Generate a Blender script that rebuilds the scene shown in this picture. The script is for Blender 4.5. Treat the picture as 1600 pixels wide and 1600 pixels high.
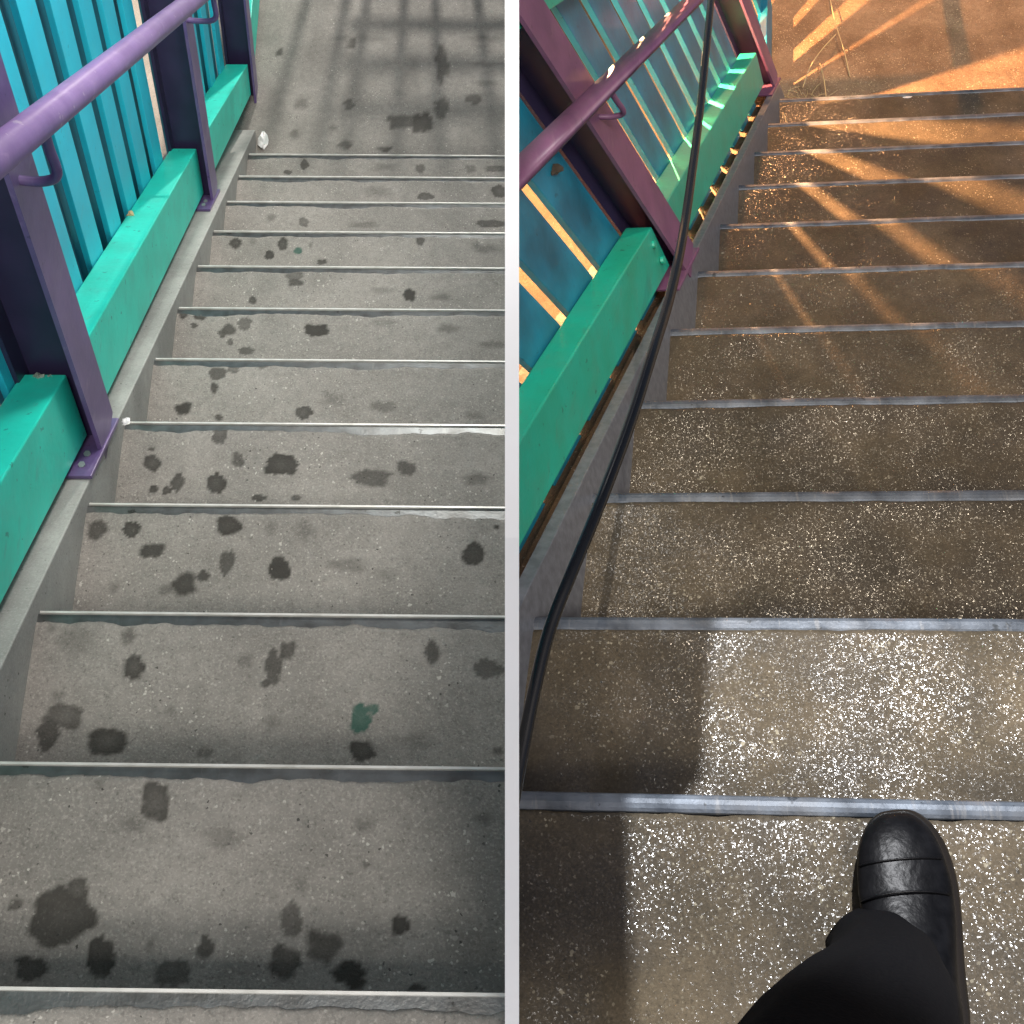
import bpy, bmesh, math, random
import numpy as np
from mathutils import Matrix, Vector
random.seed(4)
for o in list(bpy.data.objects): bpy.data.objects.remove(o)
SC = bpy.context.scene; COL = SC.collection
# ------------------------------------------------------------------ camera
PITCH = math.radians(62); CH = 1.6; F = 1750.0
cam = bpy.data.cameras.new('camera'); co = bpy.data.objects.new('camera', cam); COL.objects.link(co)
co.location = (0, 0, CH); co.rotation_euler = (math.radians(90) - PITCH, 0, 0)
cam.sensor_width = 36; cam.lens = 36 * F / 1600; cam.clip_start = .02; cam.clip_end = 500
SC.camera = co
CW = np.array([[1, 0, 0], [0, -math.sin(PITCH), math.cos(PITCH)], [0, -math.cos(PITCH), -math.sin(PITCH)]])
# ------------------------------------------------------------------ sky, sun
w = bpy.data.worlds.new('World'); SC.world = w; w.use_nodes = True
nt = w.node_tree; sky = nt.nodes.new('ShaderNodeTexSky'); sky.sky_type = 'NISHITA'; sky.sun_disc = False
SUN_EL, SUN_AZ = 60, 160            # azimuth of the sun, clockwise from +Y
sky.sun_elevation = math.radians(SUN_EL); sky.sun_rotation = math.radians(SUN_AZ); sky.dust_density = 4; sky.air_density = .6; sky.ozone_density=.3
nt.links.new(sky.outputs[0], nt.nodes['Background'].inputs[0]); nt.nodes['Background'].inputs[1].default_value = .06
sd = bpy.data.lights.new('sun', 'SUN'); sd.energy = .9; sd.angle = math.radians(12); sd.color = (1, .96, .9)
so = bpy.data.objects.new('sun', sd); COL.objects.link(so)
az, el = math.radians(SUN_AZ), math.radians(SUN_EL)
so.rotation_euler = Vector((math.sin(az)*math.cos(el), math.cos(az)*math.cos(el), math.sin(el))).to_track_quat('Z', 'Y').to_euler()
so.location = (0, -3, 6)
SC.view_settings.view_transform = 'Standard'; SC.view_settings.look = 'None'; SC.view_settings.exposure = .65
SC.view_settings.gamma = 1; SC.view_settings.use_curve_mapping = False
SC.render.engine = 'CYCLES'
# ------------------------------------------------------------------ the two flights' own frames (x along the nosings, y down the flight, z up)
class Fr:
    def __init__(s, O, M, G, D):
        s.O = CW @ np.array(O) + np.array([0, 0, CH]); s.M = CW @ np.array(M); s.G = G; s.D = D
    def W(s, p): return (np.asarray(p, float) @ s.M.T) + s.O
    def V(s, p): return np.asarray(p, float) @ s.M.T
FL = Fr([-0.68915, 0.50685, 1.196], [[0.99992, -0.0439, 0.09692], [0.00926, -0.89328, -0.55701], [-0.00885, 0.44735, -0.82483]], 0.30945, 0.18469)
FR = Fr([-0.07841, 0.36998, 1.488], [[0.9935, 0.11991, -0.43104], [-0.00677, -0.8695, -0.27029], [-0.11365, 0.47915, -0.8609]], 0.29038, 0.18569)
def spot(name, fr, pos, aim, energy, color, radius, size, blend):
    l = bpy.data.lights.new(name, 'SPOT'); l.energy = energy; l.color = color; l.shadow_soft_size = radius
    l.spot_size = math.radians(size); l.spot_blend = blend
    o = bpy.data.objects.new(name, l); COL.objects.link(o)
    a, b = fr.W(pos), fr.W(aim); o.location = a
    o.rotation_euler = Vector(a - b).to_track_quat('Z', 'Y').to_euler()
# night floodlights over the right-hand flight (their reflections show in its wet treads)
spot('floodlight', FR, (2.1, 3.2, 4.0), (.70, .85, -.4), 165, (1, .84, .64), .008, 28, .5)
spot('floodlight', FR, (1.60, 2.1, 3.0), (.60, -.02, 0), 440, (.96, .97, 1), .0025, 20, .6)
spot('street_lamp_light', FR, (-.45, 2.75, -.65), (.0, 2.0, -1.4), 700, (1, .50, .22), .012, 165, .4)
spot('street_lamp_light', FR, (.45, 8.5, .96), (.55, 2.9, -1.8), 820, (1, .45, .17), .05, 40, .7)
# unseen soft lamps, added to light the left-hand flight evenly
for q_, e_, c_ in (((.25, -.9, 2.1), 120, 58), ((.50, 1.9, 1.0), 62, 130), ((.62, 3.5, .1), 24, 150)):
    spot('unseen_lamp', FL, q_, (q_[0]-.2, q_[1]+(.9 if c_ == 44 else .05), q_[2]-2), e_, (1, .97, .92), .2, c_, .8)
spot('unseen_lamp', FL, (.75, 8.2, .5), (.8, 4.0, -2.2), 700, (1, .95, .88), .09, 60, .6)  # unseen lamp added behind the railing to cast its lattice shade
# ------------------------------------------------------------------ materials
def mat(name, base, rough=.6, metal=0, spec=.5, noise=None, bump=None, coat=0, wear=None):
    """noise=(scale, colour2, amount); bump=(scale, distance)"""
    m = bpy.data.materials.new(name); m.use_nodes = True; t = m.node_tree; b = t.nodes['Principled BSDF']
    b.inputs['Base Color'].default_value = (*base, 1); b.inputs['Roughness'].default_value = rough
    b.inputs['Metallic'].default_value = metal; b.inputs['Specular IOR Level'].default_value = spec
    b.inputs['Coat Weight'].default_value = coat; b.inputs['Coat Roughness'].default_value = .17
    tc = t.nodes.new('ShaderNodeTexCoord')
    if noise:
        n = t.nodes.new('ShaderNodeTexNoise'); n.inputs['Scale'].default_value = noise[0]; n.inputs['Detail'].default_value = 6
        t.links.new(tc.outputs['Object'], n.inputs['Vector'])
        r = t.nodes.new('ShaderNodeMapRange'); r.inputs[1].default_value = .35; r.inputs[2].default_value = .7; r.inputs[4].default_value = noise[2]
        t.links.new(n.outputs[0], r.inputs[0])
        x = t.nodes.new('ShaderNodeMix'); x.data_type = 'RGBA'; x.inputs[6].default_value = (*base, 1); x.inputs[7].default_value = (*noise[1], 1)
        t.links.new(r.outputs[0], x.inputs[0]); t.links.new(x.outputs[2], b.inputs['Base Color'])
    if wear:                                     # (dust colour, chip colour, amount): streaky dust, small chips and scuffs
        src = b.inputs['Base Color'].links[0].from_socket if b.inputs['Base Color'].links else None
        gp = t.nodes.new('ShaderNodeNewGeometry').outputs['Position']
        for sc_, lo, hi, cc, am, st in ((11, .48, .72, wear[0], .35*wear[2], (1, 1, 1)), (38, .66, .69, wear[1], .8*wear[2], (1, 1, 1)), (90, .60, .70, wear[0], .5*wear[2], (1, .12, .35))):
            vm = t.nodes.new('ShaderNodeVectorMath'); vm.operation = 'MULTIPLY'; vm.inputs[1].default_value = st; t.links.new(gp, vm.inputs[0])
            n = t.nodes.new('ShaderNodeTexNoise'); n.inputs['Scale'].default_value = sc_; n.inputs['Detail'].default_value = 5; n.inputs['Roughness'].default_value = .6
            t.links.new(vm.outputs[0], n.inputs['Vector'])
            r = t.nodes.new('ShaderNodeMapRange'); r.inputs[1].default_value = lo; r.inputs[2].default_value = hi; r.inputs[4].default_value = am; t.links.new(n.outputs[0], r.inputs[0])
            x = t.nodes.new('ShaderNodeMix'); x.data_type = 'RGBA'; x.inputs[7].default_value = (*cc, 1); x.inputs[6].default_value = (*base, 1)
            if src is not None: t.links.new(src, x.inputs[6])
            t.links.new(r.outputs[0], x.inputs[0]); src = x.outputs[2]
        t.links.new(src, b.inputs['Base Color'])
    if bump:
        n = t.nodes.new('ShaderNodeTexNoise'); n.inputs['Scale'].default_value = bump[0]; n.inputs['Detail'].default_value = 4
        t.links.new(tc.outputs['Object'], n.inputs['Vector'])
        u = t.nodes.new('ShaderNodeBump'); u.inputs['Distance'].default_value = bump[1]; u.inputs['Strength'].default_value = 1
        t.links.new(n.outputs[0], u.inputs['Height']); t.links.new(u.outputs[0], b.inputs['Normal'])
    return m
def concrete(name, c1, c2, chip, rough=.8, chips=.10, fine=.5, bumpd=.002, stain_shade=None, mott=5, spec=.4, wet=None, sparkle=0):
    m = bpy.data.materials.new(name); m.use_nodes = True; t = m.node_tree; N = t.nodes; L = t.links; b = N['Principled BSDF']
    tc = N.new('ShaderNodeNewGeometry').outputs['Position']
    def nz(s, d=5, r=.5):
        n = N.new('ShaderNodeTexNoise'); n.inputs['Scale'].default_value = s; n.inputs['Detail'].default_value = d; n.inputs['Roughness'].default_value = r
        L.new(tc, n.inputs['Vector']); return n.outputs[0]
    def rng(v, a, b_, c=0, d=1):
        r = N.new('ShaderNodeMapRange'); r.inputs[1].default_value = a; r.inputs[2].default_value = b_; r.inputs[3].default_value = c; r.inputs[4].default_value = d
        L.new(v, r.inputs[0]); return r.outputs[0]
    def mix(f, A, B, bt='MIX'):
        x = N.new('ShaderNodeMix'); x.data_type = 'RGBA'; x.blend_type = bt
        if isinstance(f, (int, float)): x.inputs[0].default_value = f
        else: L.new(f, x.inputs[0])
        for i, v in ((6, A), (7, B)):
            if isinstance(v, tuple): x.inputs[i].default_value = (*v, 1)
            else: L.new(v, x.inputs[i])
        return x.outputs[2]
    def mul(a, b_):
        x = N.new('ShaderNodeMath'); x.operation = 'MULTIPLY'
        for i, v in ((0, a), (1, b_)):
            if isinstance(v, (int, float)): x.inputs[i].default_value = v
            else: L.new(v, x.inputs[i])
        return x.outputs[0]
    big = nz(mott, 5, .6); col = mix(rng(big, .36, .64), c1, c2)
    mid = nz(45, 6, .65); col = mix(mul(rng(mid, .4, .72), .7*fine), col, tuple(x*.5 for x in c2))
    col = mix(mul(rng(nz(260, 3, .6), .5, .75), fine), col, tuple(min(1, x*1.7) for x in c1))
    col = mix(mul(rng(nz(190, 2, .6), .56, .7), fine*.8), col, tuple(x*.35 for x in c2))
    # aggregate chips in three sizes, dark pits
    def cells(sc, keep, size, seed):
        v = N.new('ShaderNodeTexVoronoi'); v.inputs['Scale'].default_value = sc
        mp = N.new('ShaderNodeVectorMath'); mp.operation = 'ADD'; mp.inputs[1].default_value = (seed, seed*.7, 3)
        ds = N.new('ShaderNodeTexNoise'); ds.inputs['Scale'].default_value = sc*1.6; L.new(tc, ds.inputs['Vector'])
        ad = N.new('ShaderNodeVectorMath'); ad.operation = 'MULTIPLY_ADD'; ad.inputs[1].default_value = (.9/sc,)*3
        L.new(ds.outputs['Color'], ad.inputs[0]); L.new(tc, ad.inputs[2]); L.new(ad.outputs[0], mp.inputs[0]); L.new(mp.outputs[0], v.inputs['Vector'])
        sx = N.new('ShaderNodeSeparateColor'); L.new(v.outputs['Color'], sx.inputs[0])
        return mul(mul(rng(nz(9, 2), .42, .6, .15, 1), rng(sx.outputs[0], 1-keep, 1-keep+.01)), rng(v.outputs['Distance'], size, size*.75))
    a = cells(75, chips*.8, .27, 1); col = mix(mul(a, .8), col, chip)
    a2 = cells(170, chips*1.8, .36, 5); col = mix(mul(a2, .75), col, chip)
    a3 = cells(48, chips*.22, .22, 9); col = mix(mul(a3, .8), col, chip)
    p = cells(150, .08, .3, 13); col = mix(mul(p, .8), col, (.02, .02, .018))
    rg = rng(nz(30, 3), .3, .7, rough-.08, rough+.08)
    if stain_shade:
        at = N.new('ShaderNodeAttribute'); at.attribute_name = 'stain_shade'
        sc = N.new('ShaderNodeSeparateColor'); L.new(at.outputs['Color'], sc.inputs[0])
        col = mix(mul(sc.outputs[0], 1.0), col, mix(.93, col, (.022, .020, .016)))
        col = mix(mul(sc.outputs[1], .9), col, (.012, .07, .05))
    if wet:
        wm = rng(nz(7, 4, .55), .42, .6); rg = mix(wm, (rough,)*3, (wet,)*3); col = mix(mul(wm, .45), col, tuple(x*.4 for x in c2))
        s_ = N.new('ShaderNodeSeparateColor'); L.new(rg, s_.inputs[0]); rg = s_.outputs[0]
    L.new(col, b.inputs['Base Color']); L.new(rg, b.inputs['Roughness']); b.inputs['Specular IOR Level'].default_value = spec
    h = N.new('ShaderNodeMath'); h.operation = 'ADD'; L.new(mid, h.inputs[0]); L.new(mul(nz(300, 3, .6), .35), h.inputs[1])
    u = N.new('ShaderNodeBump'); u.inputs['Distance'].default_value = bumpd; L.new(h.outputs[0], u.inputs['Height'])
    if sparkle:
        # wet film over loose aggregate: each millimetre-sized facet tilts its own way
        nrm = N.new('ShaderNodeNewGeometry').outputs['Normal']; L.new(u.outputs[0], b.inputs['Normal'])
        for sc_, am in ((400, sparkle), (900, sparkle*.5)):
            v = N.new('ShaderNodeTexVoronoi'); v.inputs['Scale'].default_value = sc_; L.new(tc, v.inputs['Vector'])
            q = N.new('ShaderNodeVectorMath'); q.operation = 'SUBTRACT'; q.inputs[1].default_value = (.5, .5, .5); L.new(v.outputs['Color'], q.inputs[0])
            r_ = N.new('ShaderNodeVectorMath'); r_.operation = 'SCALE'; r_.inputs[3].default_value = am; L.new(q.outputs[0], r_.inputs[0])
            ad = N.new('ShaderNodeVectorMath'); ad.operation = 'ADD'; L.new(r_.outputs[0], ad.inputs[0]); L.new(nrm, ad.inputs[1]); nrm = ad.outputs[0]
        nn = N.new('ShaderNodeVectorMath'); nn.operation = 'NORMALIZE'; L.new(nrm, nn.inputs[0]); L.new(nn.outputs[0], b.inputs['Coat Normal'])
        L.new(rng(nz(6, 4, .6), .40, .60, .12, .85), b.inputs['Coat Weight']); b.inputs['Coat Roughness'].default_value = .17
    L.new(u.outputs[0], b.inputs['Normal'])
    return m
M_TREAD_L = concrete('dry_concrete', (.262, .246, .222), (.19, .18, .162), (.50, .48, .43), .85, stain_shade=True, chips=.06)
M_TREAD_R = concrete('wet_concrete', (.108, .084, .053), (.062, .05, .032), (.36, .32, .23), .75, chips=.11, wet=.6, sparkle=.38, bumpd=.002, spec=.2)
M_CURB_L = concrete('cement_kerb', (.37, .37, .35), (.26, .26, .245), (.45, .45, .43), .7, chips=.0, fine=.25, bumpd=.0006)
M_LEDGE_R = concrete('ledge_concrete', (.16, .10, .06), (.09, .06, .035), (.5, .4, .3), .8, chips=.1)
M_GROUND_R = concrete('sandy_ground', (.36, .23, .13), (.19, .11, .055), (.85, .62, .35), .75, chips=.14, bumpd=.006, spec=.5)
M_EARTH = concrete('brown_earth', (.085, .06, .038), (.05, .033, .02), (.2, .14, .1), .8, chips=.1, bumpd=.006)
M_GROUND_L = concrete('pale_pavement', (.62, .52, .42), (.5, .42, .33), (.7, .6, .5), .85, chips=.05)
M_STEEL_L = mat('worn_steel', (.16, .17, .17), .38, .7, noise=(30, (.09, .09, .085), 1), bump=(200, .0004), wear=((.2,.2,.19),(.05,.05,.045),1))
M_LIP = mat('bright_steel_edge', (.75, .74, .70), .4, .3, noise=(25, (.55, .54, .5), 1))
M_STEEL_R = mat('galvanised_steel', (.035, .045, .06), .5, .25, noise=(14, (.15, .175, .21), 1), bump=(70, .0015), wear=((.2,.2,.2),(.02,.025,.03),1))
M_STRINGER = mat('wet_steel_stringer', (.16, .165, .18), .32, .3, noise=(60, (.23, .24, .26), 1), bump=(150, .0004))
M_STR_SIDE = mat('stringer_concrete', (.13, .11, .095), .4, 0, noise=(12, (.07, .06, .05), 1), bump=(200, .0004))
M_GREEN = mat('green_paint', (.02, .78, .60), .45, noise=(9, (.02, .66, .50), 1), bump=(60, .0007), wear=((.10,.45,.36),(.03,.20,.15),.8))
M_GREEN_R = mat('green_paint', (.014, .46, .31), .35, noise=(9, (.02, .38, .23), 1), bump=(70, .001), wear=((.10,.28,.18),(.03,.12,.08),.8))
M_TEAL = mat('teal_paint', (.025, .62, .80), .45, noise=(7, (.025, .54, .72), 1), bump=(50, .0004), wear=((.12,.45,.55),(.02,.2,.28),.6))
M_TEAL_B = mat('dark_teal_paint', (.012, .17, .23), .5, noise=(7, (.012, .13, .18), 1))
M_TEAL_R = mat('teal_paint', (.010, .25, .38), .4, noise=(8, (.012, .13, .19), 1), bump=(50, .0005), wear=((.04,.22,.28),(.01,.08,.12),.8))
M_PURPLE = mat('purple_paint', (.15, .10, .25), .35, noise=(14, (.10, .065, .18), 1), bump=(80, .0003), wear=((.25,.2,.32),(.06,.04,.1),.7))
M_PURPLE_RAIL = mat('purple_paint', (.23, .145, .34), .4, noise=(14, (.18, .11, .27), 1), bump=(80, .0003), wear=((.42,.32,.5),(.55,.5,.55),.5))
M_PURPLE_D = mat('dark_purple', (.028, .022, .06), .4, noise=(12, (.04, .03, .08), 1))
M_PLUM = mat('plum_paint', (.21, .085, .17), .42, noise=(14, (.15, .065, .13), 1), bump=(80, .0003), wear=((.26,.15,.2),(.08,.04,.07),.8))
M_WHITE = mat('added_divider_white', (.92, .92, .92), .6, noise=(6, (.88, .88, .87), 1), bump=(60, .0003))
M_BLACK = mat('black_rubber', (.006, .006, .006), .22)
M_BOLT = mat('bolt_steel', (.4, .38, .4), .4, .8)
M_LEATHER = mat('black_leather', (.0025, .0025, .003), .36, 0, .16, noise=(60, (.007, .007, .008), 1), bump=(60, .0014), coat=.0)
M_SOLE = mat('black_sole_rubber', (.012, .009, .006), .3)
M_CLOTH = mat('black_trouser_cloth', (.003, .003, .004), .9, 0, .1, noise=(300, (.006, .006, .007), 1), bump=(250, .0005))
M_FOIL = mat('crumpled_wrapper', (.75, .74, .72), .4, .3, bump=(120, .002))
M_STRAW = mat('dry_grass', (.65, .48, .24), .6)
M_LEAF = mat('dead_leaf', (.06, .045, .03), .6)
# ------------------------------------------------------------------ mesh helpers (local flight coordinates in, world meshes out)
def tag(o, label=None, cat=None, group=None, kind=None):
    for k, v in (('label', label), ('category', cat), ('group', group), ('kind', kind)):
        if v: o[k] = v
    return o
def empty(name, fr, p, **k):
    o = bpy.data.objects.new(name, None); COL.objects.link(o); o.location = fr.W(p); o.empty_display_size = .1; o['_w'] = 0
    del o['_w']; return tag(o, **k)
def wloc(o):
    v = Vector(o.location)
    while o.parent: o = o.parent; v += Vector(o.location)
    return v
def link(name, me, m, parent, wpos, **k):
    o = bpy.data.objects.new(name, me); COL.objects.link(o)
    if m is not None and not me.materials: me.materials.append(m)
    if parent: o.parent = parent; o.location = Vector(wpos) - wloc(parent)
    else: o.location = wpos
    return tag(o, **k)
def mesh(name, fr, verts, faces, m, parent=None, org=None, smooth=False, bevel=0, **k):
    verts = np.array(verts, float)
    if org is None: org = verts.mean(0)
    me = bpy.data.meshes.new(name); me.from_pydata(fr.V(verts - np.array(org)).tolist(), [], faces)
    bm = bmesh.new(); bm.from_mesh(me); bmesh.ops.recalc_face_normals(bm, faces=bm.faces)
    if bevel: bmesh.ops.bevel(bm, geom=bm.edges[:], offset=bevel, segments=2, affect='EDGES', profile=.6)
    bm.to_mesh(me); bm.free()
    if smooth: me.polygons.foreach_set('use_smooth', [True]*len(me.polygons))
    o = link(name, me, m, parent, fr.W(org), **k); return o
BF = [(0,1,3,2),(4,6,7,5),(0,4,5,1),(2,3,7,6),(0,2,6,4),(1,5,7,3)]
def hexa(x0, x1, y0, y1, zf):
    """box whose bottom/top follow zf(y)->(zlow,zhigh); x0,x1 may be functions of y"""
    X = lambda a, y: a(y) if callable(a) else a
    return [(X(x, y), y, zf(y)[i]) for x in (x0, x1) for y in (y0, y1) for i in (0, 1)]
def slope(fr, lo, hi): return lambda y: (lo(y) if callable(lo) else lo) - y*fr.D/fr.G if False else 0
def H(fr, lo, hi):
    s = fr.D/fr.G
    return lambda y: ((lo(y) if callable(lo) else lo) - s*y, (hi(y) if callable(hi) else hi) - s*y)
def box(name, fr, x0, x1, y0, y1, zf, m, parent, **k):
    if not callable(zf): a = zf; zf = lambda y: a
    return mesh(name, fr, hexa(x0, x1, y0, y1, zf), BF, m, parent, **k)
def copyto(o, fr, org, parent):
    c = o.copy(); COL.objects.link(c); c.parent = parent; c.location = Vector(fr.W(org)) - wloc(parent); return c
def tube(name, fr, pts, r, m, parent=None, n=14, caps=True, sub=6, **k):
    P = [np.array(p, float) for p in pts]
    if sub > 1 and len(P) > 2:
        Q = []
        for i in range(len(P)-1):
            a, b, c, d = P[max(i-1, 0)], P[i], P[i+1], P[min(i+2, len(P)-1)]
            for j in range(sub):
                t = j/sub; Q.append(.5*((2*b)+(c-a)*t+(2*a-5*b+4*c-d)*t*t+(3*b-a-3*c+d)*t**3))
        Q.append(P[-1]); P = Q
    P = [fr.W(p) for p in P]; V = []; Fc = []
    up = np.array([0.13, .2, 1.])
    for i, p in enumerate(P):
        t = P[min(i+1, len(P)-1)] - P[max(i-1, 0)]; t /= np.linalg.norm(t)
        a = np.cross(t, up); a /= np.linalg.norm(a); b = np.cross(a, t)
        rr = r[i*len(r)//len(P)] if isinstance(r, (list, tuple)) else r
        for j in range(n):
            q = 2*math.pi*j/n; V.append(p + rr*(math.cos(q)*a + math.sin(q)*b))
    for i in range(len(P)-1):
        for j in range(n): Fc.append((i*n+j, i*n+(j+1) % n, (i+1)*n+(j+1) % n, (i+1)*n+j))
    if caps: Fc += [tuple(range(n)), tuple(range((len(P)-1)*n, len(P)*n))]
    org = P[0]; me = bpy.data.meshes.new(name); me.from_pydata([tuple(v-org) for v in V], [], Fc)
    me.polygons.foreach_set('use_smooth', [len(p.vertices) == 4 for p in me.polygons])
    bm = bmesh.new(); bm.from_mesh(me); bmesh.ops.recalc_face_normals(bm, faces=bm.faces); bm.to_mesh(me); bm.free()
    return link(name, me, m, parent, org, **k)
WALL_X = 0.0
def dividerx(fr, y, z):      # local x where the added divider (world plane X = 0) stands
    return (WALL_X - fr.O[0] - fr.M[0, 1]*y - fr.M[0, 2]*z)/fr.M[0, 0]
def cut(o, side, off=.004):
    """trim a mesh where it butts against the added divider"""
    me = o.data; bm = bmesh.new(); bm.from_mesh(me); x = side*off - wloc(o).x
    r = bmesh.ops.bisect_plane(bm, geom=bm.verts[:]+bm.edges[:]+bm.faces[:], plane_co=(x, 0, 0), plane_no=(-side, 0, 0), clear_outer=True)
    ed = [e for e in r['geom_cut'] if isinstance(e, bmesh.types.BMEdge)]
    if ed and len(bm.faces) < 4000:
        try: bmesh.ops.holes_fill(bm, edges=ed, sides=0)
        except Exception: pass
    n = len(bm.faces); bm.to_mesh(me); bm.free()
    return n
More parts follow.
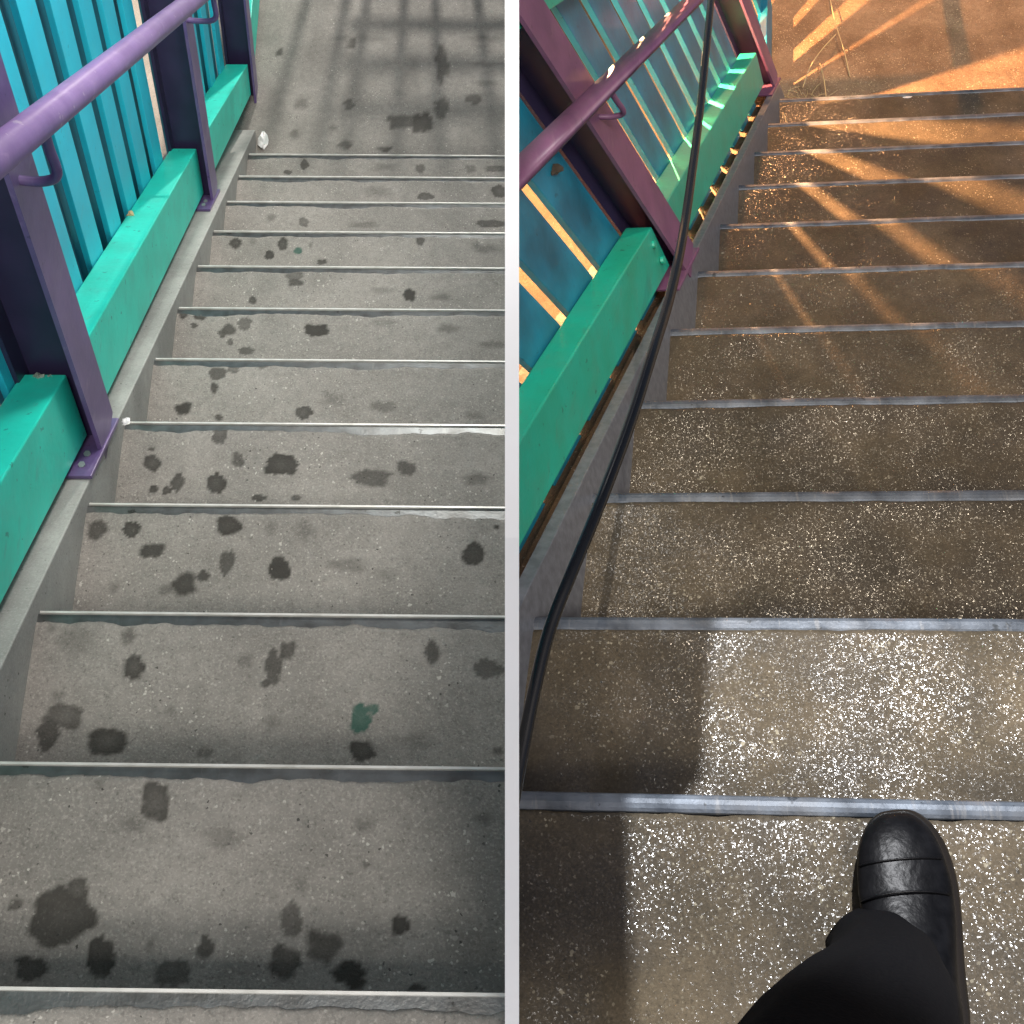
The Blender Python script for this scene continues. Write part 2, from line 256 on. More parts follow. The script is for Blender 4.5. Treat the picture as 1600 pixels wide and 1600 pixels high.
# ------------------------------------------------------------------ stains on the treads; broad faint landing entries are railing shade painted in
STAINS_SHADE=[(1,0.253,0.26,0.021,0.029,0.9),(1,0.149,0.116,0.041,0.04,0.95),(1,0.165,0.147,0.016,0.019,0.9),(1,0.205,0.07,0.018,0.025,0.95),(1,0.12,0.056,0.022,0.016,0.9),(1,0.295,0.053,0.023,0.018,0.75),(1,0.333,0.082,0.012,0.015,0.85),(1,0.431,0.067,0.022,0.022,0.9),(1,0.437,0.116,0.014,0.022,0.7),(1,0.478,0.086,0.025,0.024,0.85),(1,0.512,0.054,0.025,0.018,1.0),(1,0.573,0.112,0.012,0.013,1.0),(1,0.527,0.234,0.018,0.016,0.5),(1,0.529,0.184,0.008,0.007,0.6),(1,0.68,0.244,0.019,0.011,0.6),(1,0.346,0.216,0.037,0.014,0.35),(1,0.592,0.04,0.012,0.005,0.9),(1,0.264,0.084,0.008,0.01,0.6),(1,0.177,0.282,0.01,0.01,0.4),(1,0.09,0.13,0.008,0.01,0.8),(1,0.229,0.231,0.02,0.012,0.4),(1,0.447,0.158,0.012,0.014,0.35),(1,0.664,0.088,0.039,0.034,0.25),(2,0.135,0.101,0.035,0.024,1.0),(2,0.064,0.139,0.034,0.022,0.8),(2,0.044,0.111,0.019,0.025,0.85),(2,0.163,0.218,0.018,0.023,1.0),(2,0.148,0.269,0.014,0.019,0.6),(2,0.051,0.171,0.014,0.014,0.5),(2,0.379,0.221,0.013,0.031,0.8),(2,0.4,0.249,0.013,0.018,0.9),(2,0.336,0.231,0.015,0.018,0.4),(2,0.226,0.15,0.01,0.014,0.5),(2,0.625,0.248,0.015,0.021,0.85),(2,0.711,0.222,0.027,0.015,0.7),(2,0.381,0.133,0.02,0.018,0.5),(2,0.518,0.092,0.021,0.018,1.0),(2,0.283,0.087,0.015,0.011,0.6),(2,0.368,0.195,0.01,0.007,0.8),(2,0.027,0.282,0.01,0.01,0.4),(2,0.599,0.108,0.039,0.017,0.3),(2,0.722,0.094,0.009,0.008,0.7),(2,0.068,0.265,0.034,0.032,0.3),(3,0.264,0.267,0.025,0.022,1.0),(3,0.087,0.258,0.017,0.018,1.0),(3,0.129,0.215,0.026,0.019,1.0),(3,0.024,0.256,0.02,0.024,0.9),(3,0.193,0.15,0.028,0.025,1.0),(3,0.225,0.167,0.013,0.012,0.9),(3,0.266,0.194,0.014,0.027,0.8),(3,0.361,0.182,0.02,0.028,1.0),(3,0.71,0.215,0.023,0.024,1.0),(3,0.402,0.256,0.026,0.026,0.4),(3,0.485,0.19,0.041,0.02,0.5),(3,0.34,0.261,0.014,0.018,0.4),(3,0.07,0.142,0.014,0.014,0.5),(3,0.162,0.14,0.016,0.015,0.6),(3,0.549,0.172,0.028,0.018,0.35),(3,0.753,0.269,0.004,0.005,1.0),(4,0.067,0.212,0.02,0.021,1.0),(4,0.202,0.282,0.016,0.028,0.8),(4,0.244,0.221,0.015,0.021,0.8),(4,0.204,0.165,0.02,0.027,1.0),(4,0.124,0.167,0.015,0.023,0.9),(4,0.103,0.148,0.01,0.01,1.0),(4,0.076,0.151,0.012,0.011,1.0),(4,0.335,0.21,0.037,0.027,1.0),(4,0.521,0.182,0.046,0.024,0.8),(4,0.593,0.205,0.022,0.021,0.8),(4,0.737,0.181,0.033,0.021,0.6),(4,0.293,0.132,0.016,0.008,0.9),(4,0.368,0.133,0.013,0.007,0.9),(4,0.311,0.293,0.022,0.009,0.5),(4,0.063,0.245,0.008,0.006,0.9),(5,0.149,0.229,0.01,0.018,1.0),(5,0.153,0.269,0.021,0.021,0.8),(5,0.19,0.283,0.015,0.015,0.7),(5,0.082,0.171,0.022,0.021,1.0),(5,0.361,0.163,0.023,0.018,0.9),(5,0.165,0.148,0.012,0.01,0.9),(5,0.545,0.182,0.037,0.021,0.5),(5,0.258,0.291,0.013,0.011,0.7),(5,0.426,0.2,0.037,0.025,0.4),(5,0.752,0.16,0.029,0.014,0.5),(6,0.139,0.241,0.023,0.021,0.9),(6,0.179,0.26,0.02,0.024,0.7),(6,0.123,0.229,0.013,0.014,0.9),(6,0.368,0.241,0.034,0.023,1.0),(6,0.018,0.289,0.013,0.017,1.0),(6,0.062,0.285,0.018,0.015,1.0),(6,0.048,0.253,0.01,0.01,0.9),(6,0.189,0.176,0.024,0.012,0.8),(6,0.543,0.267,0.05,0.017,0.4),(6,0.709,0.249,0.037,0.02,0.5),(6,0.824,0.2,0.049,0.016,0.5),(6,0.146,0.203,0.01,0.012,0.8),(7,0.284,0.278,0.029,0.017,0.7),(7,0.288,0.253,0.028,0.016,0.9),(7,0.614,0.211,0.02,0.027,1.0),(7,0.169,0.189,0.013,0.018,0.9),(7,0.705,0.205,0.037,0.018,0.5),(7,0.541,0.226,0.046,0.014,0.3),(8,0.075,0.262,0.022,0.025,1.0),(8,0.223,0.26,0.018,0.028,1.0),(8,0.184,0.215,0.016,0.02,1.0),(8,0.653,0.275,0.016,0.02,0.9),(8,0.348,0.189,0.018,0.012,0.9),(8,0.129,0.27,0.016,0.02,0.4),(8,0.31,0.254,0.01,0.02,0.5),(8,0.859,0.246,0.059,0.025,0.5),(8,0.829,0.258,0.02,0.026,0.6),(9,0.157,0.24,0.022,0.022,0.6),(9,0.268,0.221,0.02,0.022,0.7),(9,0.473,0.212,0.065,0.016,0.5),(9,0.904,0.221,0.065,0.017,0.8),(10,0.513,0.241,0.07,0.036,0.5),(10,0.687,0.218,0.033,0.018,0.8),(10,0.955,0.245,0.028,0.036,0.9),(11,0.224,0.256,0.02,0.027,0.8),(11,0.161,0.216,0.018,0.013,0.8),(11,0.534,0.246,0.075,0.026,0.5),(11,0.871,0.242,0.025,0.027,0.6),(11,0.676,0.24,0.023,0.027,0.7),(11,0.97,0.243,0.05,0.02,0.7),(12,0.387,0.856,0.026,0.036,0.8),(12,0.071,0.798,0.017,0.028,0.8),(12,0.381,0.49,0.027,0.03,0.7),(12,0.176,0.492,0.039,0.045,0.6),(12,0.157,0.316,0.032,0.032,0.6),(12,0.317,0.353,0.026,0.026,0.6),(12,0.372,0.26,0.032,0.033,0.7),(12,0.533,0.237,0.032,0.018,0.9),(12,0.693,0.386,0.054,0.066,0.9),(12,0.78,0.733,0.033,0.118,0.7),(12,0.775,0.467,0.038,0.075,0.7),(12,0.913,0.524,0.041,0.03,0.7),(12,0.599,0.392,0.059,0.044,0.7),(12,0.221,0.768,0.078,0.24,0.3),(12,0.654,0.693,0.05,0.238,0.3),(12,0.971,0.619,0.082,0.023,0.5),(12,0.974,0.735,0.084,0.023,0.4),(12,0.98,0.893,0.113,0.032,0.4),(12,0.069,0.461,0.081,0.113,0.3),(12,0.415,0.888,0.141,0.033,0.3)]
GREEN=[(2,0.515,0.141,0.017,0.024,1.0),(2,0.534,0.156,0.011,0.008,1.0),(8,0.272,0.233,0.016,0.015,1.0)]

rs = np.random.RandomState(7)
def stain_shade_mask(X, Y, lst, soft=.16):
    out = np.zeros_like(X)
    for (k, x, y, rx, ry, v) in lst:
        d = np.hypot((X-x)/rx, (Y-y)/ry); th = np.arctan2((Y-y)/ry, (X-x)/rx); r = np.ones_like(th)
        for q in (2, 3, 4, 5, 7, 9, 13): r += rs.uniform(-.085, .085)*np.cos(q*th + rs.uniform(0, 6.28))*(1.2 if q < 5 else .7)
        s = rs.uniform(.08, .35) if v > .65 else rs.uniform(.45, .9)
        out = np.maximum(out, v*np.clip((r-d)/s, 0, 1)*(1-.25*np.clip(1-d, 0, 1)*rs.uniform(0, 1)))
    return out
def smooth_noise(x, seed, fs):
    r = np.random.RandomState(seed); o = np.zeros_like(x)
    for f, a in fs: o += a*np.sin(f*x + r.uniform(0, 6.28))*np.sin(f*.37*x + r.uniform(0, 6.28))
    return o
def tread(name, fr, k, y0, y1, xl, xr, cell, m, parent, stains_shade=None, green=None, rag=None, seed=0, **kw):
    """top sheet of one step with a ragged far edge, plus its thickness; stains and painted railing shade as a colour attribute"""
    ny = max(4, int((y1-y0)/cell)); xm = xr(y1) if callable(xr) else xr; nx = max(4, int((xm-xl)/cell))
    U, Vv = np.meshgrid(np.linspace(0, 1, nx+1), np.linspace(0, 1, ny+1))
    yt = y0 + (y1-y0)*Vv; XR = xr(yt) if callable(xr) else xr; X = xl + (XR-xl)*U
    e = (rag[0] + np.abs(smooth_noise(X, seed+3, rag[1]))) if rag else 0
    Y = y0 + (y1-e-y0)*Vv
    Z = -k*fr.D + smooth_noise(X*1.0+Y*.6, seed+9, [(9, .0011), (31, .0006)]) + smooth_noise(Y*1.3-X*.4, seed+5, [(23, .0007)])
    if rag: Z = Z - .003*np.clip(1-(y1-e-Y)/.006, 0, 1)**2 + .0015
    P = np.stack([X, Y, Z], -1).reshape(-1, 3); org = np.array([xl, y0, -k*fr.D]); n0 = len(P)
    idx = np.arange(n0).reshape(ny+1, nx+1)
    Fc = np.stack([idx[:-1, :-1], idx[:-1, 1:], idx[1:, 1:], idx[1:, :-1]], -1).reshape(-1, 4).tolist()
    edge = list(idx[-1]); low = P[edge].copy(); low[:, 2] = -k*fr.D - .02; P = np.vstack([P, low])
    Fc += [[edge[i], edge[i+1], n0+i+1, n0+i] for i in range(nx)]
    me = bpy.data.meshes.new(name); me.from_pydata(fr.V(P-org).tolist(), [], Fc)
    me.polygons.foreach_set('use_smooth', [True]*len(Fc))
    if stains_shade is not None:
        a = me.color_attributes.new('stain_shade', 'FLOAT_COLOR', 'POINT'); c = np.zeros((len(P), 4), np.float32); c[:, 3] = 1
        yy = (Y-y0).reshape(-1); xx = X.reshape(-1)
        c[:n0, 0] = stain_shade_mask(xx, yy, [s for s in stains_shade if s[0] == k]); c[:n0, 1] = stain_shade_mask(xx, yy, [s for s in green if s[0] == k])
        a.data.foreach_set('color', c.ravel())
    return link(name, me, m, parent, fr.W(org), **kw)
# ================================================================== ADDED DIVIDER BETWEEN THE FLIGHTS
half = lambda d: 11.0/F*d
def cw(p): return CW @ np.array(p) + np.array([0, 0, CH])
WD = (.80, 1.15, 1.85)
top = [cw((0, .46*WD[0], WD[0])), cw((0, .023*WD[1], WD[1])), cw((0, -.47*WD[2], WD[2]))]
prof = [(p[1], p[2], half(d)) for p, d in zip(top, WD)] + [(top[2][1]+.004, 2.3, half(WD[2])), (9.5, 2.3, half(WD[2])), (9.5, -4.6, half(WD[2])), (top[0][1], -4.6, half(WD[0]))]  # stand-in for the gap; tall unseen part added to block lamp spill
n = len(prof); V = [(s*h, y, z) for s in (-1, 1) for y, z, h in prof]
Fc = [tuple(range(n)), tuple(range(n, 2*n))] + [(i, (i+1) % n, n+(i+1) % n, n+i) for i in range(n)]
me = bpy.data.meshes.new('added_divider'); me.from_pydata(V, [], Fc); me.update()
bm = bmesh.new(); bm.from_mesh(me); bmesh.ops.triangulate(bm, faces=bm.faces[:]); bmesh.ops.recalc_face_normals(bm, faces=bm.faces); bm.to_mesh(me); bm.free()
link('added_divider', me, M_WHITE, None, (0, 0, 0), label='thin white divider added between the dry grey flight and the wet brown flight', cat='wall')
# ================================================================== GROUND
gme = bpy.data.meshes.new('ground'); gme.from_pydata([(-150, -150, -4.3), (150, -150, -4.3), (150, 150, -4.3), (-150, 150, -4.3)], [], [(0, 1, 2, 3)])
link('ground', gme, M_GROUND_L, None, (0, 0, 0), kind='structure')
# ================================================================== LEFT FLIGHT
G, D = FL.G, FL.D; s = D/G
L_ROOT = empty('concrete_staircase', FL, (0, 0, 0), label='dry grey concrete staircase spotted with dark wet stains, beside the bright green kick boards', cat='staircase')
RAGL = (.013, [(7, .007), (23, .005), (71, .002), (190, .0012)])
for k in range(0, 12):
    y0 = (k-1)*G if k else -1.0; z = -k*D
    t = tread('tread', FL, k, y0 + (.001 if k else 0), k*G, -.001, lambda y, z=z: dividerx(FL, y, z), .0045, M_TREAD_L, L_ROOT, STAINS_SHADE, GREEN, RAGL, seed=k*17)
    wx = dividerx(FL, k*G, z)
    # steel angle let into the edge: flat leg, then the bright upstanding lip
    box('nosing_angle', FL, 0, wx, k*G-.05, k*G-.002, (z-.02, z-.001), M_STEEL_L, t)
    box('nosing_lip', FL, .004, wx, k*G-.0022, k*G+.0012, (z-.02, z+.004), M_LIP, t)
    box('riser', FL, 0, wx, k*G-.06, k*G-.004, (z-D-.02, z-.021), M_CURB_L, L_ROOT)
# kerb the fence stands on
box('kerb', FL, -.30, 0, -1.0, 11.9*G, H(FL, -.5, .036), M_CURB_L, L_ROOT, bevel=.003)
lz = -12*D
lnd = tread('landing', FL, 12, 11*G+.001, 11*G+6.0, -.34, lambda y: dividerx(FL, y, lz), .016, M_TREAD_L, None, STAINS_SHADE, GREEN, None, seed=99, kind='structure')
box('pavement', FL, -7, -.31, -3, 14, (lz-.5, lz-.4), M_GROUND_L, None, kind='structure')
# --- fence
fx = lambda y: -.034 if y < 1.2 else (-.034 - (y-1.2)*.0165 if y < 2.85 else -.0612 + (y-2.85)*.029)
ftop = lambda y: .24 if y < 2.85 else .24 + (y-2.85)*.056
fbot = lambda y: .06 if y < 2.85 else .06 + (y-2.85)*.09
LF = empty('fence', FL, (-.06, 1.13, .0-1.13*s), label='purple-railed teal board fence with bright green kick boards on the dry flight\'s kerb', cat='fence')
def kick(fr, y0, y1, x0, x1, zf, m, par):
    vs = hexa(x0, x1, y0, y1, zf)
    if fr is FR: vs = [(p[0]-(.018 if i % 2 == 0 else 0), p[1], p[2]) for i, p in enumerate(vs)]
    o = mesh('kick_board', fr, vs, BF, m, par, bevel=.0035)
    if fr is FR: cut(o, 1)
    return o
kick(FL, -.9, 1.112, lambda y: fx(y)-.082, fx, H(FL, fbot, ftop), M_GREEN, LF)
kick(FL, 1.205, 2.722, lambda y: fx(y)-.082, fx, H(FL, fbot, ftop), M_GREEN, LF)
kick(FL, 2.815, 3.89, lambda y: fx(y)-.09, fx, H(FL, fbot, ftop), M_GREEN, LF)
kick(FL, 4.0, 5.6, -.12, -.03, lambda y: (lz+.03, lz+.21), M_GREEN, LF)
def post(fr, y, x, zb, h, w, dep, mf, mw, par, plate=True):
    """I-section steel post: two flanges, a web and a bolted base plate"""
    p = box('post', fr, x-.009, x, y-w/2, y+w/2, (zb, zb+h), mf, par)
    box('flange', fr, x-dep, x-dep+.009, y-w/2, y+w/2, (zb, zb+h), mw, p)
    box('web', fr, x-dep+.0092, x-.0092, y-.004, y+.004, (zb, zb+h), mw, p)  # web and rear flange darker than the front flange
    if plate:
        pl = box('base_plate', fr, x-dep-.01, x+.004, y-w/2-.10, y+w/2+.012, lambda yy: (zb-.004-(yy-y)*fr.D/fr.G, zb+.006-(yy-y)*fr.D/fr.G), mf, p, bevel=.0015)
    return p
for y, x in ((-.39, .0), (1.133, .0), (2.745, -.024)):
    p = post(FL, y, x, .036-(y)*s+.004, 1.5, .112, .118, M_PURPLE, M_PURPLE_D, LF)
    for by in (-.12, -.08):
        mesh('bolt', FL, [(x-.022+.007*math.cos(a), y+by+.007*math.sin(a), .036-(y+by)*s+zz) for zz in (.004, .015) for a in [i*math.pi/3 for i in range(6)]],
             [(0,1,2,3,4,5), (6,7,8,9,10,11)]+[(i, (i+1) % 6, 6+(i+1) % 6, 6+i) for i in range(6)], M_BOLT, p)
post(FL, 3.945, -.012, lz+.002, 1.6, .10, .11, M_PURPLE, M_PURPLE_D, LF, plate=False)
def slats(fr, ys, w, x0, x1, hb, ht, m, par, first=None, clip=0):
    for y in ys:
        xx = lambda v: (v(y) if callable(v) else v)
        org = (xx(x0), y, -y*fr.D/fr.G)
        if first is not None: copyto(first, fr, org, par); continue
        vs = [(xx(x)+0, y+dy, zf) for x in (x0, x1) for dy in (-w/2, w/2) for zf in (hb-(y+dy)*fr.D/fr.G, ht-(y+dy)*fr.D/fr.G)]
        first = mesh('slat', fr, vs, BF, m, par, org=org, bevel=.0015)
    return first
bx0 = lambda y: fx(y)-.098; bx1 = lambda y: fx(y)-.084
f1 = slats(FL, [1.30+.2035*i for i in range(-10, 0)], .106, lambda y: fx(y)-.098, lambda y: fx(y)-.084, .03, 1.35, M_TEAL, LF)
slats(FL, [1.315+.2035*i for i in range(0, 7)], .106, lambda y: fx(y)-.098, None, .03, 1.35, M_TEAL, LF, first=f1)
slats(FL, [2.92+.215*i for i in range(0, 6)], .106, lambda y: fx(y)-.098, None, .03, 1.35, M_TEAL, LF, first=f1)
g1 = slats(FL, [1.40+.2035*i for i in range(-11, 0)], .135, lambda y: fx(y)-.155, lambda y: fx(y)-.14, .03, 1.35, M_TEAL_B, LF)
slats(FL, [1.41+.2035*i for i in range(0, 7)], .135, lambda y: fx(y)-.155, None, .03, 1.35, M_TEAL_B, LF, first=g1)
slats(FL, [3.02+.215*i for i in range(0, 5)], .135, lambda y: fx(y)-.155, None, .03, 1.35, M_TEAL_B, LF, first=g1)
RXL = .058
rail = tube('handrail', FL, [(RXL, -.9, .789+.9*s), (RXL, 4.0, .789-4.0*s)], .0232, M_PURPLE_RAIL, LF, n=28)
def bracket(fr, y, x, rx, rh, m, par, r=.0078):
    z = rh-y*fr.D/fr.G
    return tube('rail_bracket', fr, [(x-.005, y, z-.105), (rx-.03, y, z-.108), (rx-.006, y, z-.102), (rx+.002, y, z-.085), (rx, y, z-.05), (rx, y, z-.015)], r, m, par, n=12)
for y, x in ((1.11, 0), (2.72, -.024)): bracket(FL, y, x, RXL, .789, M_PURPLE, rail)
FBL = empty('railing', FL, (1.0, 5.1, lz), label='dark lattice railing across the far end of the dry grey landing', cat='railing')
for x in (.25, .40, .48, .62, .74, .9, 1.02): box('post', FL, x, x+.035, 5.10, 5.13, (lz, lz+1.15), M_PURPLE_D, FBL)
for i in range(8): box('rail', FL, .45, 1.10, 5.14, 5.16, (lz+.14+.13*i, lz+.175+.13*i), M_PURPLE_D, FBL)
# ================================================================== RIGHT FLIGHT
G, D = FR.G, FR.D; s = D/G
R_ROOT = empty('concrete_staircase', FR, (0, 0, 0), label='wet brown concrete staircase with blue-grey metal nosings, one black shoe standing on its top step', cat='staircase')
for k in range(0, 11):
    y0 = (k-1)*G if k else -1.0; z = -k*D
    rag = (.023 if k == 0 else .018, [(13, .002), (41, .0015), (120, .001)])
    t = tread('tread', FR, k, y0+(.001 if k else 0), k*G, -.001, 1.5, .007, M_TREAD_R, R_ROOT, None, None, rag, seed=500+k*13)
    # rounded steel nosing strip
    n = 7; vs = []
    for x in (0, 1.5):
        for i in range(n): a = math.pi*i/(n-1); vs.append((x, k*G-.011-.0125*math.cos(a), z-.006+.008*math.sin(a)))
        vs += [(x, k*G+.002, z-.03), (x, k*G-.03, z-.03)]
    q = n+2; fc = [(i, (i+1) % q, q+(i+1) % q, q+i) for i in range(q)]+[tuple(range(q)), tuple(range(q, 2*q))]
    mesh('nosing_strip', FR, vs, fc, M_STEEL_R, t)
    box('riser', FR, 0, 1.5, k*G-.06, k*G-.004, (z-D-.02, z-.031), M_STR_SIDE, R_ROOT)
lzr = -11*D
st = box('stringer', FR, -.024, 0, -1.0, 10.3*G, H(FR, -.5, .061), M_STRINGER, R_ROOT, bevel=.0015); cut(st, 1)
st = box('ledge', FR, -.30, -.0245, -1.0, 10.3*G, H(FR, -.6, .0), M_LEDGE_R, R_ROOT); cut(st, 1)
g = tread('sandy_landing', FR, 11, 10*G+.001, 10*G+5, -.30, 3.2, .014, M_GROUND_R, None, None, None, None, seed=77, kind='structure')
g = tread('sandy_ground', FR, 11, -1.0, 10*G+5, -3.4, -.301, .05, M_EARTH, None, None, None, None, seed=78, kind='structure'); cut(g, 1)
RFc = empty('fence', FR, (-.04, 1.44, -1.44*s), label='plum-railed fence with gapped teal boards and green kick boards on the wet flight\'s edge', cat='fence')
pieces = []
kx = lambda y: -.010-(max(y, 1.5)-1.5)*.007
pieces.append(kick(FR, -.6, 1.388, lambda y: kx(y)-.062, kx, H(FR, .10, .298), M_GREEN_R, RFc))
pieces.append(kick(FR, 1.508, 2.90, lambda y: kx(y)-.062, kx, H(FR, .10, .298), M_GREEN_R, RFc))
pieces.append(kick(FR, 3.06, 3.62, -.09, -.05, lambda y: (lzr+.04, lzr+.2), M_TEAL_R, RFc))
def rpost(y, x, h, zb=None, plate=True):
    p = post(FR, y, x, (.065-y*s) if zb is None else zb, h, .115, .105, M_PLUM, M_PURPLE_D, RFc, plate)
    cut(p, 1)
    for c in list(p.children):
        if cut(c, 1) == 0: bpy.data.objects.remove(c)
    return p
rpost(1.448, .004, 1.35); rpost(2.98, -.006, 1.35)
def rslats(ys, w, x0, x1, hb, ht, m, par, flat=None):
    for y in ys:
        z0 = -y*s if flat is None else flat
        vs = [(x, y+dy, (hb if zz == 0 else ht)+z0-(dy*s if flat is None else 0)) for x in (x0, x1) for dy in (-w/2, w/2) for zz in (0, 1)]
        o = mesh('slat', FR, vs, BF, m, par, org=(x0, y, z0+hb), bevel=.0015)
        if cut(o, 1) == 0: bpy.data.objects.remove(o)
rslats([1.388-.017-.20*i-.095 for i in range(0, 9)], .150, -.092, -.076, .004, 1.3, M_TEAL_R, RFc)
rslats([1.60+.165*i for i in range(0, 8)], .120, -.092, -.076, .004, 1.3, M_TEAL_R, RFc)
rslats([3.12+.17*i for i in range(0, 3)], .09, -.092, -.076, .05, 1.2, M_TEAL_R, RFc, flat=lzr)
tr_ = box('top_rail', FR, -.075, -.012, -.6, 2.9, H(FR, 1.03, 1.2), M_GREEN_R, RFc, bevel=.003); cut(tr_, 1)
RXR = .058
rr = tube('handrail', FR, [(RXR, -.6, .829+.6*s), (RXR, 3.3, .829-3.3*s)], .0215, M_PLUM, RFc, n=28); cut(rr, 1)
for yy, hh in ((1.352, .245), (1.352, .165)):
    n = 10; vs = [(kx(yy)+dx-.009*(.298-hh)/.2, yy+.011*math.cos(2*math.pi*i/n), hh-yy*s+.011*math.sin(2*math.pi*i/n)) for dx in (-.004, .004) for i in range(n)]
    mesh('bolt', FR, vs, [tuple(range(n)), tuple(range(n, 2*n))]+[(i, (i+1) % n, n+(i+1) % n, n+i) for i in range(n)], M_GREEN_R, RFc)
b_ = bracket(FR, 1.44, .0, RXR, .829, M_PLUM, rr, .006)
# ------------------------------------------------------------------ railing across the far end of the sandy landing (casts the bars of shade on it)
FB = empty('railing', FR, (.4, 4.4, lzr), label='dark railing across the far end of the sandy landing', cat='railing')
for x in (-.4, .62, 1.5): box('post', FR, x, x+.06, 4.4, 4.46, (lzr, lzr+1.15), M_PURPLE_D, FB)
for h in (.35, .72, 1.1): box('rail', FR, -.6, 2.2, 4.42, 4.45, (lzr+h, lzr+h+.04), M_PURPLE_D, FB)
CN = empty('light_blocker', FR, (1.35, 1.75, 2.5), label='small grey plate added out of view to mask the floodlight over the wet flight', cat='blocker')
mesh('blocker_plate', FR, [(x, y, z) for z in (2.5, 2.504) for x, y in ((1.30, 1.60), (1.386, 1.60), (1.372, 1.750), (1.392, 1.776), (1.396, 1.95), (1.30, 1.95))], [(0,1,2,3,4,5), (6,7,8,9,10,11)]+[(i, (i+1) % 6, 6+(i+1) % 6, 6+i) for i in range(6)], M_STEEL_L, CN)  # unseen plate added to cut a hard edge into the floodlight
# ------------------------------------------------------------------ cables
cab = [(.300, -.10, .60), (.303, -.02, .555), (.318, .03, .535), (.332, .09, .52), (.345, .165, .505), (.365, .25, .475), (.378, .36, .435), (.385, .45, .415), (.395, .54, .39), (.40, .64, .36), (.395, .78, .32), (.37, .98, .23), (.36, 1.15, .19), (.35, 1.6, .12), (.35, 2.1, .2)]
cab=[[0.3235, 1.5721, 0.1214], [0.3407, 1.3777, 0.1852], [0.3514, 1.0884, 0.2419], [0.3633, 0.8772, 0.3033], [0.3751, 0.7168, 0.3638], [0.3824, 0.5881, 0.4197], [0.386, 0.4844, 0.4721], [0.3803, 0.374, 0.5076], [0.3686, 0.2706, 0.5361], [0.3507, 0.1902, 0.5444], [0.3327, 0.1315, 0.538], [0.3204, 0.0693, 0.5281], [0.3113, 0.0095, 0.5181], [0.3065, -0.0369, 0.5143]]
cb = tube('cable', FR, cab, .0063, M_BLACK, None, n=14, label='glossy black cable hanging down in front of the plum fence over the wet steps', cat='cable'); cut(cb, 1)
# ================================================================== PERSON: one shoe and trouser leg
PR = empty('person', FR, (.59, -.2, 0), label='black trouser leg and polished black leather shoe on the top wet step', cat='person')
AX0 = np.array([.569, -.012]); AX1 = np.array([.604, -.30])          # toe tip to heel on the step
def shoe_ring(d, hw, z0, z1, n=28, sq=2.3, side=0):
    L_ = np.linalg.norm(AX1-AX0); u = (AX1-AX0)/L_; v = np.array([u[1], -u[0]])*-1
    c = AX0+u*d; out = []
    for j in range(n):
        a = 2*math.pi*j/n; ca, sa = math.cos(a), math.sin(a)
        x = 1.07*hw*math.copysign(abs(ca)**(2/sq), ca); zz = math.copysign(abs(sa)**(2/sq), sa)
        z = z0+(z1-z0)*(zz*.5+.5); w_ = 1 if zz < 0 else 1-.20*zz*zz
        p = c+v*(x*w_+side); out.append((p[0], p[1], z))
    return out
def loft(name, fr, rings, m, par, cap=True, **k):
    n = len(rings[0]); V = [p for r in rings for p in r]
    Fc = [(i*n+j, i*n+(j+1) % n, (i+1)*n+(j+1) % n, (i+1)*n+j) for i in range(len(rings)-1) for j in range(n)]
    if cap: Fc += [tuple(range(n)), tuple(range((len(rings)-1)*n, len(rings)*n))]
    o = mesh(name, fr, V, Fc, m, par, smooth=True, **k); sm = o.modifiers.new('sub', 'SUBSURF'); sm.levels = sm.render_levels = 1; return o
up_ = [(.004, .012, .014, .026), (.010, .024, .012, .036), (.022, .035, .011, .045), (.042, .0445, .010, .052), (.066, .0495, .010, .056), (.088, .0515, .010, .060), (.098, .052, .010, .061), (.102, .0518, .010, .064), (.125, .051, .010, .070), (.15, .048, .010, .080), (.18, .043, .010, .092), (.21, .040, .010, .098), (.245, .040, .010, .098), (.27, .036, .010, .092), (.283, .022, .012, .08)]
shoe = loft('shoe', FR, [shoe_ring(*q) for q in up_], M_LEATHER, PR)
so_ = [(0.0, .016, 0, .015), (.008, .029, 0, .015), (.022, .040, 0, .015), (.042, .0495, 0, .015), (.07, .055, 0, .015), (.10, .0565, 0, .015), (.14, .053, 0, .015), (.18, .047, 0, .015), (.22, .044, 0, .016), (.262, .042, 0, .016), (.285, .028, 0, .016)]
loft('sole', FR, [shoe_ring(*q, sq=5) for q in so_], M_SOLE, shoe)
# toe-cap seam and vamp crease, as thin raised welts
def over(d, wfrac, hw, h, off=.0012):
    L_ = np.linalg.norm(AX1-AX0); u = (AX1-AX0)/L_; v = np.array([u[1], -u[0]])*-1; pts = []
    for i in range(15):
        a = math.pi*(.10+.80*i/14); ca, sa = math.cos(a), math.sin(a)
        x = 1.07*hw*math.copysign(abs(ca)**(2/2.3), ca); zz = abs(sa)**(2/2.3)
        p = AX0+u*(d+wfrac*math.sin(a))+v*(x*(1-.2*zz*zz)); pts.append((p[0], p[1], .010+(h-.010)*(zz*.5+.5)+off))
    return pts
tube('seam', FR, over(.068, -.006, .0495, .056), .0012, M_LEATHER, shoe, n=6, sub=1)
tube('seam', FR, over(.112, -.012, .0515, .066), .0014, M_LEATHER, shoe, n=6, sub=1)
LEG = [((.5489, -.1857, .030), .060), ((.5543, -.1923, .055), .0635), ((.5650, -.1992, .105), .066), ((.5769, -.2112, .2033), .0735), ((.5769, -.2309, .3118), .084), ((.5764, -.2548, .4152), .094), ((.575, -.2852, .5152), .104), ((.57, -.34, .68), .12)]
rg = []
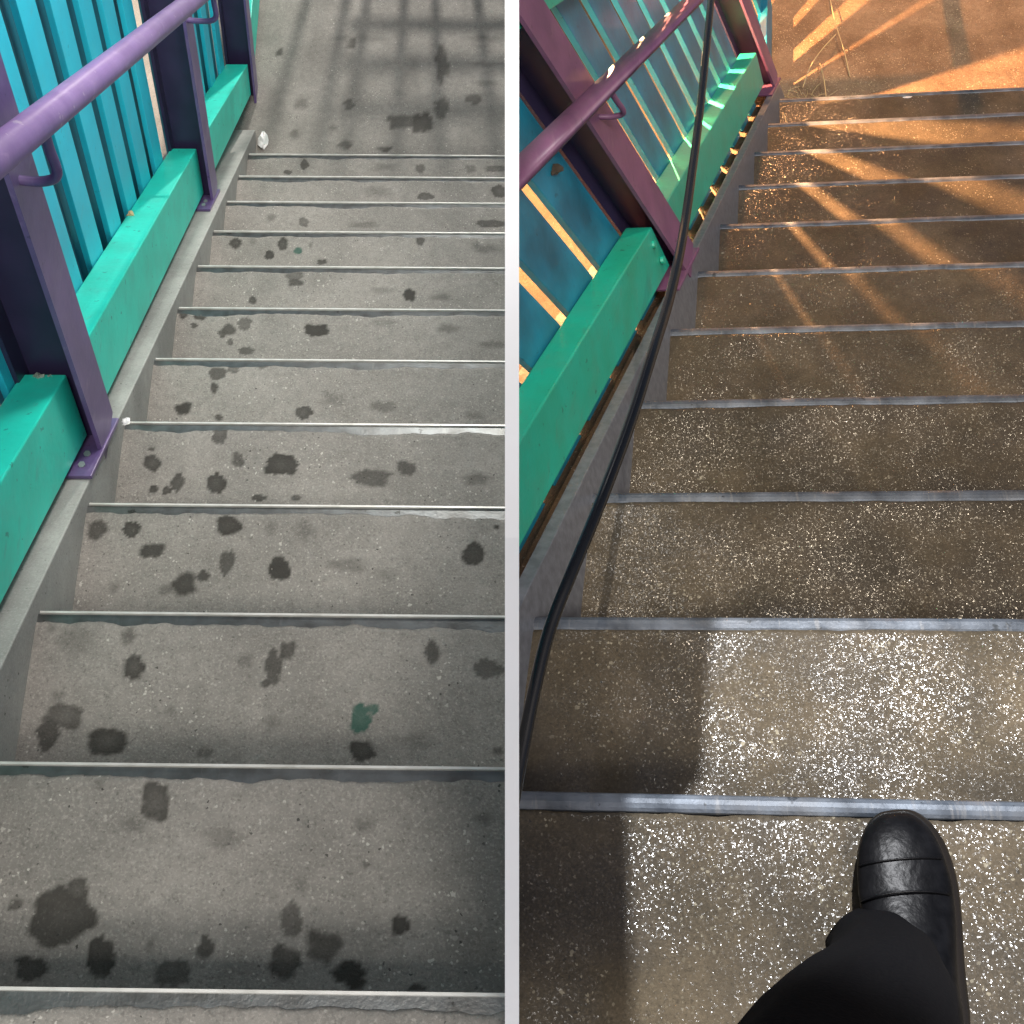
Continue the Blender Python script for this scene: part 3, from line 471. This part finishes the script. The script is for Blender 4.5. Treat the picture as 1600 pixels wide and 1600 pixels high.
for i, (c, r) in enumerate(LEG):
    ring = []
    for j in range(40):
        a = 2*math.pi*j/40; q = r*(1+.05*math.sin(3*a+i*1.4)+.045*math.sin(7*a-i*1.9)+.025*math.sin(11*a+i*2.1))
        tilt = .016*math.sin(a*1)*(1 if i < 3 else 0)
        ring.append((c[0]+q*math.cos(a), c[1]+q*math.sin(a)*.95, c[2]+tilt+(.006*math.sin(5*a+1) if i == 0 else 0)))
    rg.append(ring)
tl = loft('trouser_leg', FR, rg, M_CLOTH, PR, cap=False)
sol = tl.modifiers.new('thick', 'SOLIDIFY'); sol.thickness = .003
lr = [[(c[0]+.04*math.cos(2*math.pi*j/16), c[1]+.045*math.sin(2*math.pi*j/16), c[2]+.02) for j in range(16)] for c, r in LEG[:-1]]
loft('leg', FR, lr, M_CLOTH, PR)
# ================================================================== LITTER AND PLANTS
def crumple(name, fr, p, size, m, seed, flat=.6, stretch=(1, 1), **k):
    bm = bmesh.new(); bmesh.ops.create_icosphere(bm, subdivisions=2, radius=1); r = random.Random(seed)
    vs = []
    for v in bm.verts:
        q = r.uniform(.45, 1.25); vs.append((p[0]+v.co.x*size*q*stretch[0], p[1]+v.co.y*size*q*stretch[1], p[2]+(v.co.z*q+.8)*size*flat))
    fc = [[v.index for v in f.verts] for f in bm.faces]; bm.free()
    return mesh(name, fr, vs, fc, m, None, **k)
crumple('wrapper', FL, (.030, 3.665, -2.214), .026, M_FOIL, 3, .5, (.8, 1.9), label='crumpled pale wrapper lying in the corner where the dry landing starts', cat='wrapper')
crumple('paper_scrap', FL, (.052, 1.105, -.552), .0085, M_FOIL, 5, .2, label='tiny white scrap of paper at the kerb end of a dry step', cat='paper scrap')
crumple('cigarette_butt', FL, (-.121, 2.045, -.985), .011, M_STRAW, 6, .7, label='small tan cigarette butt caught between a teal board and the green kick board', cat='cigarette butt')
M_PEB = mat('grey_green_pebble', (.28, .36, .30), .8, noise=(60, (.16, .2, .17), 1))
for i, (dx, dy, sz) in enumerate([(0, 0, .014), (.02, .004, .009), (-.024, -.004, .008), (.032, -.008, .006), (-.036, .004, .006)]):
    crumple('pebble', FL, (-.082+dx, 1.098+dy, -.428), sz, M_PEB, 20+i, .7, group='pebbles at the foot of the purple post', cat='pebble',
            label=['largest rounded pebble on the green kick board end', 'second pebble, right beside the largest on the kick board end', 'small pebble left of the largest on the kick board end', 'rightmost tiny pebble on the kick board end', 'leftmost tiny pebble on the kick board end'][i])
crumple('dead_leaf', FR, (-.068, 1.283, -.194), .013, M_LEAF, 31, .5, (1, 1.4), label='dark shrivelled leaf stuck on a teal board below the plum handrail', cat='dead leaf')
crumple('paper_scrap', FR, (.494, 2.875, -1.855), .012, M_FOIL, 37, .15, (1.6, .5), label='white scrap at the edge of the lowest wet step before the sandy landing', cat='paper scrap')
def straws(name, fr, c, n, ln, sp, seed, r=.0016, **k):
    rd = random.Random(seed); V = []; Fc = []
    for i in range(n):
        a = rd.uniform(0, 6.28); p = np.array([c[0]+rd.gauss(0, sp[0]), c[1]+rd.gauss(0, sp[1]), c[2]+.004])
        d = np.array([math.cos(a), math.sin(a), rd.uniform(.0, .5)])*ln*rd.uniform(.4, 1.2)/4; pts = [p]
        for j in range(4): pts.append(pts[-1]+d); d = d*1+np.array([rd.uniform(-.2, .2), rd.uniform(-.2, .2), -.12])*ln/4
        pts = [np.array([q[0], q[1], max(q[2], c[2]+.003)]) for q in pts]
        b = len(V); pr = np.array([-math.sin(a), math.cos(a), 0])*r
        for q in pts: V += [q+pr, q-pr, q+np.array([0, 0, r])]
        for j in range(4):
            for e in range(3): Fc.append((b+3*j+e, b+3*j+(e+1) % 3, b+3*j+3+(e+1) % 3, b+3*j+3+e))
    return mesh(name, fr, V, Fc, M_STRAW, None, **k)
straws('dry_grass_tuft', FR, (.06, 3.02, lzr), 60, .08, (.06, .04), 5, r=.0011, label='tuft of broken dry grass in the corner of the sandy landing beside the last post', cat='dry grass', kind='stuff')
for i, (pts, lb) in enumerate([([(.17, 3.75, lzr+.02), (.20, 3.5, lzr+.05), (.235, 3.3, lzr+.03), (.25, 3.17, lzr+.01)], 'longest straight straw stalk on the sandy landing'),
        ([(.20, 3.42, lzr+.03), (.15, 3.32, lzr+.05), (.10, 3.22, lzr+.05), (.06, 3.10, lzr+.03)], 'bent straw stalk leaning towards the fence on the sandy landing'),
        ([(.13, 3.25, lzr+.02), (.15, 3.12, lzr+.04), (.155, 2.98, lzr+.02)], 'short straw stalk nearest the edge of the sandy landing'),
        ([(.02, 2.80, -1.83), (.05, 2.68, -1.80), (.075, 2.60, -1.85)], 'thin straw lying on the lowest wet step by the fence')]):
    tube('straw_stalk', FR, pts, .0022, M_STRAW, None, n=6, label=lb, cat='straw', group='dry straws at the bottom of the wet flight')

# loose grit and crumbs, too many to count
def grit(name, fr, pts, m, seed, **k):
    rd = random.Random(seed); V = []; Fc = []
    for (x, y, z, r) in pts:
        b = len(V)
        for d in ((1, 0, 0), (-1, 0, 0), (0, 1, 0), (0, -1, 0), (0, 0, .8), (0, 0, -.5)):
            q = r*rd.uniform(.5, 1.2); V.append((x+d[0]*q+rd.uniform(-.3, .3)*r, y+d[1]*q+rd.uniform(-.3, .3)*r, z+d[2]*q+r*.3))
        for f in ((0, 2, 4), (2, 1, 4), (1, 3, 4), (3, 0, 4), (2, 0, 5), (1, 2, 5), (3, 1, 5), (0, 3, 5)): Fc.append(tuple(b+i for i in f))
    return mesh(name, fr, V, Fc, m, None, **k)
rd = random.Random(11)
M_GRIT = mat('pale_grit', (.42, .34, .25), .8, noise=(40, (.2, .15, .1), 1)); M_GRIT_D = mat('grey_grit', (.34, .33, .30), .85, noise=(60, (.12, .11, .1), 1))
grit('grit', FR, [(rd.uniform(-.05, 1.25), 10*FR.G+.02+abs(rd.gauss(0, .35)), -11*FR.D, rd.uniform(.001, .0038)) for _ in range(900)], M_GRIT, 1, label='pale loose grit scattered over the orange sandy landing', cat='grit', kind='stuff')
pts = []
for k in range(0, 12):
    for _ in range(26):
        x = abs(rd.gauss(0, .05))+.004 if rd.random() < .5 else rd.uniform(.02, .85); y = k*FL.G-.02-abs(rd.gauss(0, .10))
        if y > (k-1)*FL.G+.004: pts.append((x, y, -k*FL.D+.001, rd.uniform(.0007, .0024)))
pts = [p for p in pts if p[0] < dividerx(FL, p[1], p[2])-.03]
grit('grit', FL, pts, M_GRIT_D, 2, label='grey crumbs of grit lying along the kerb and on the dry steps', cat='grit', kind='stuff')
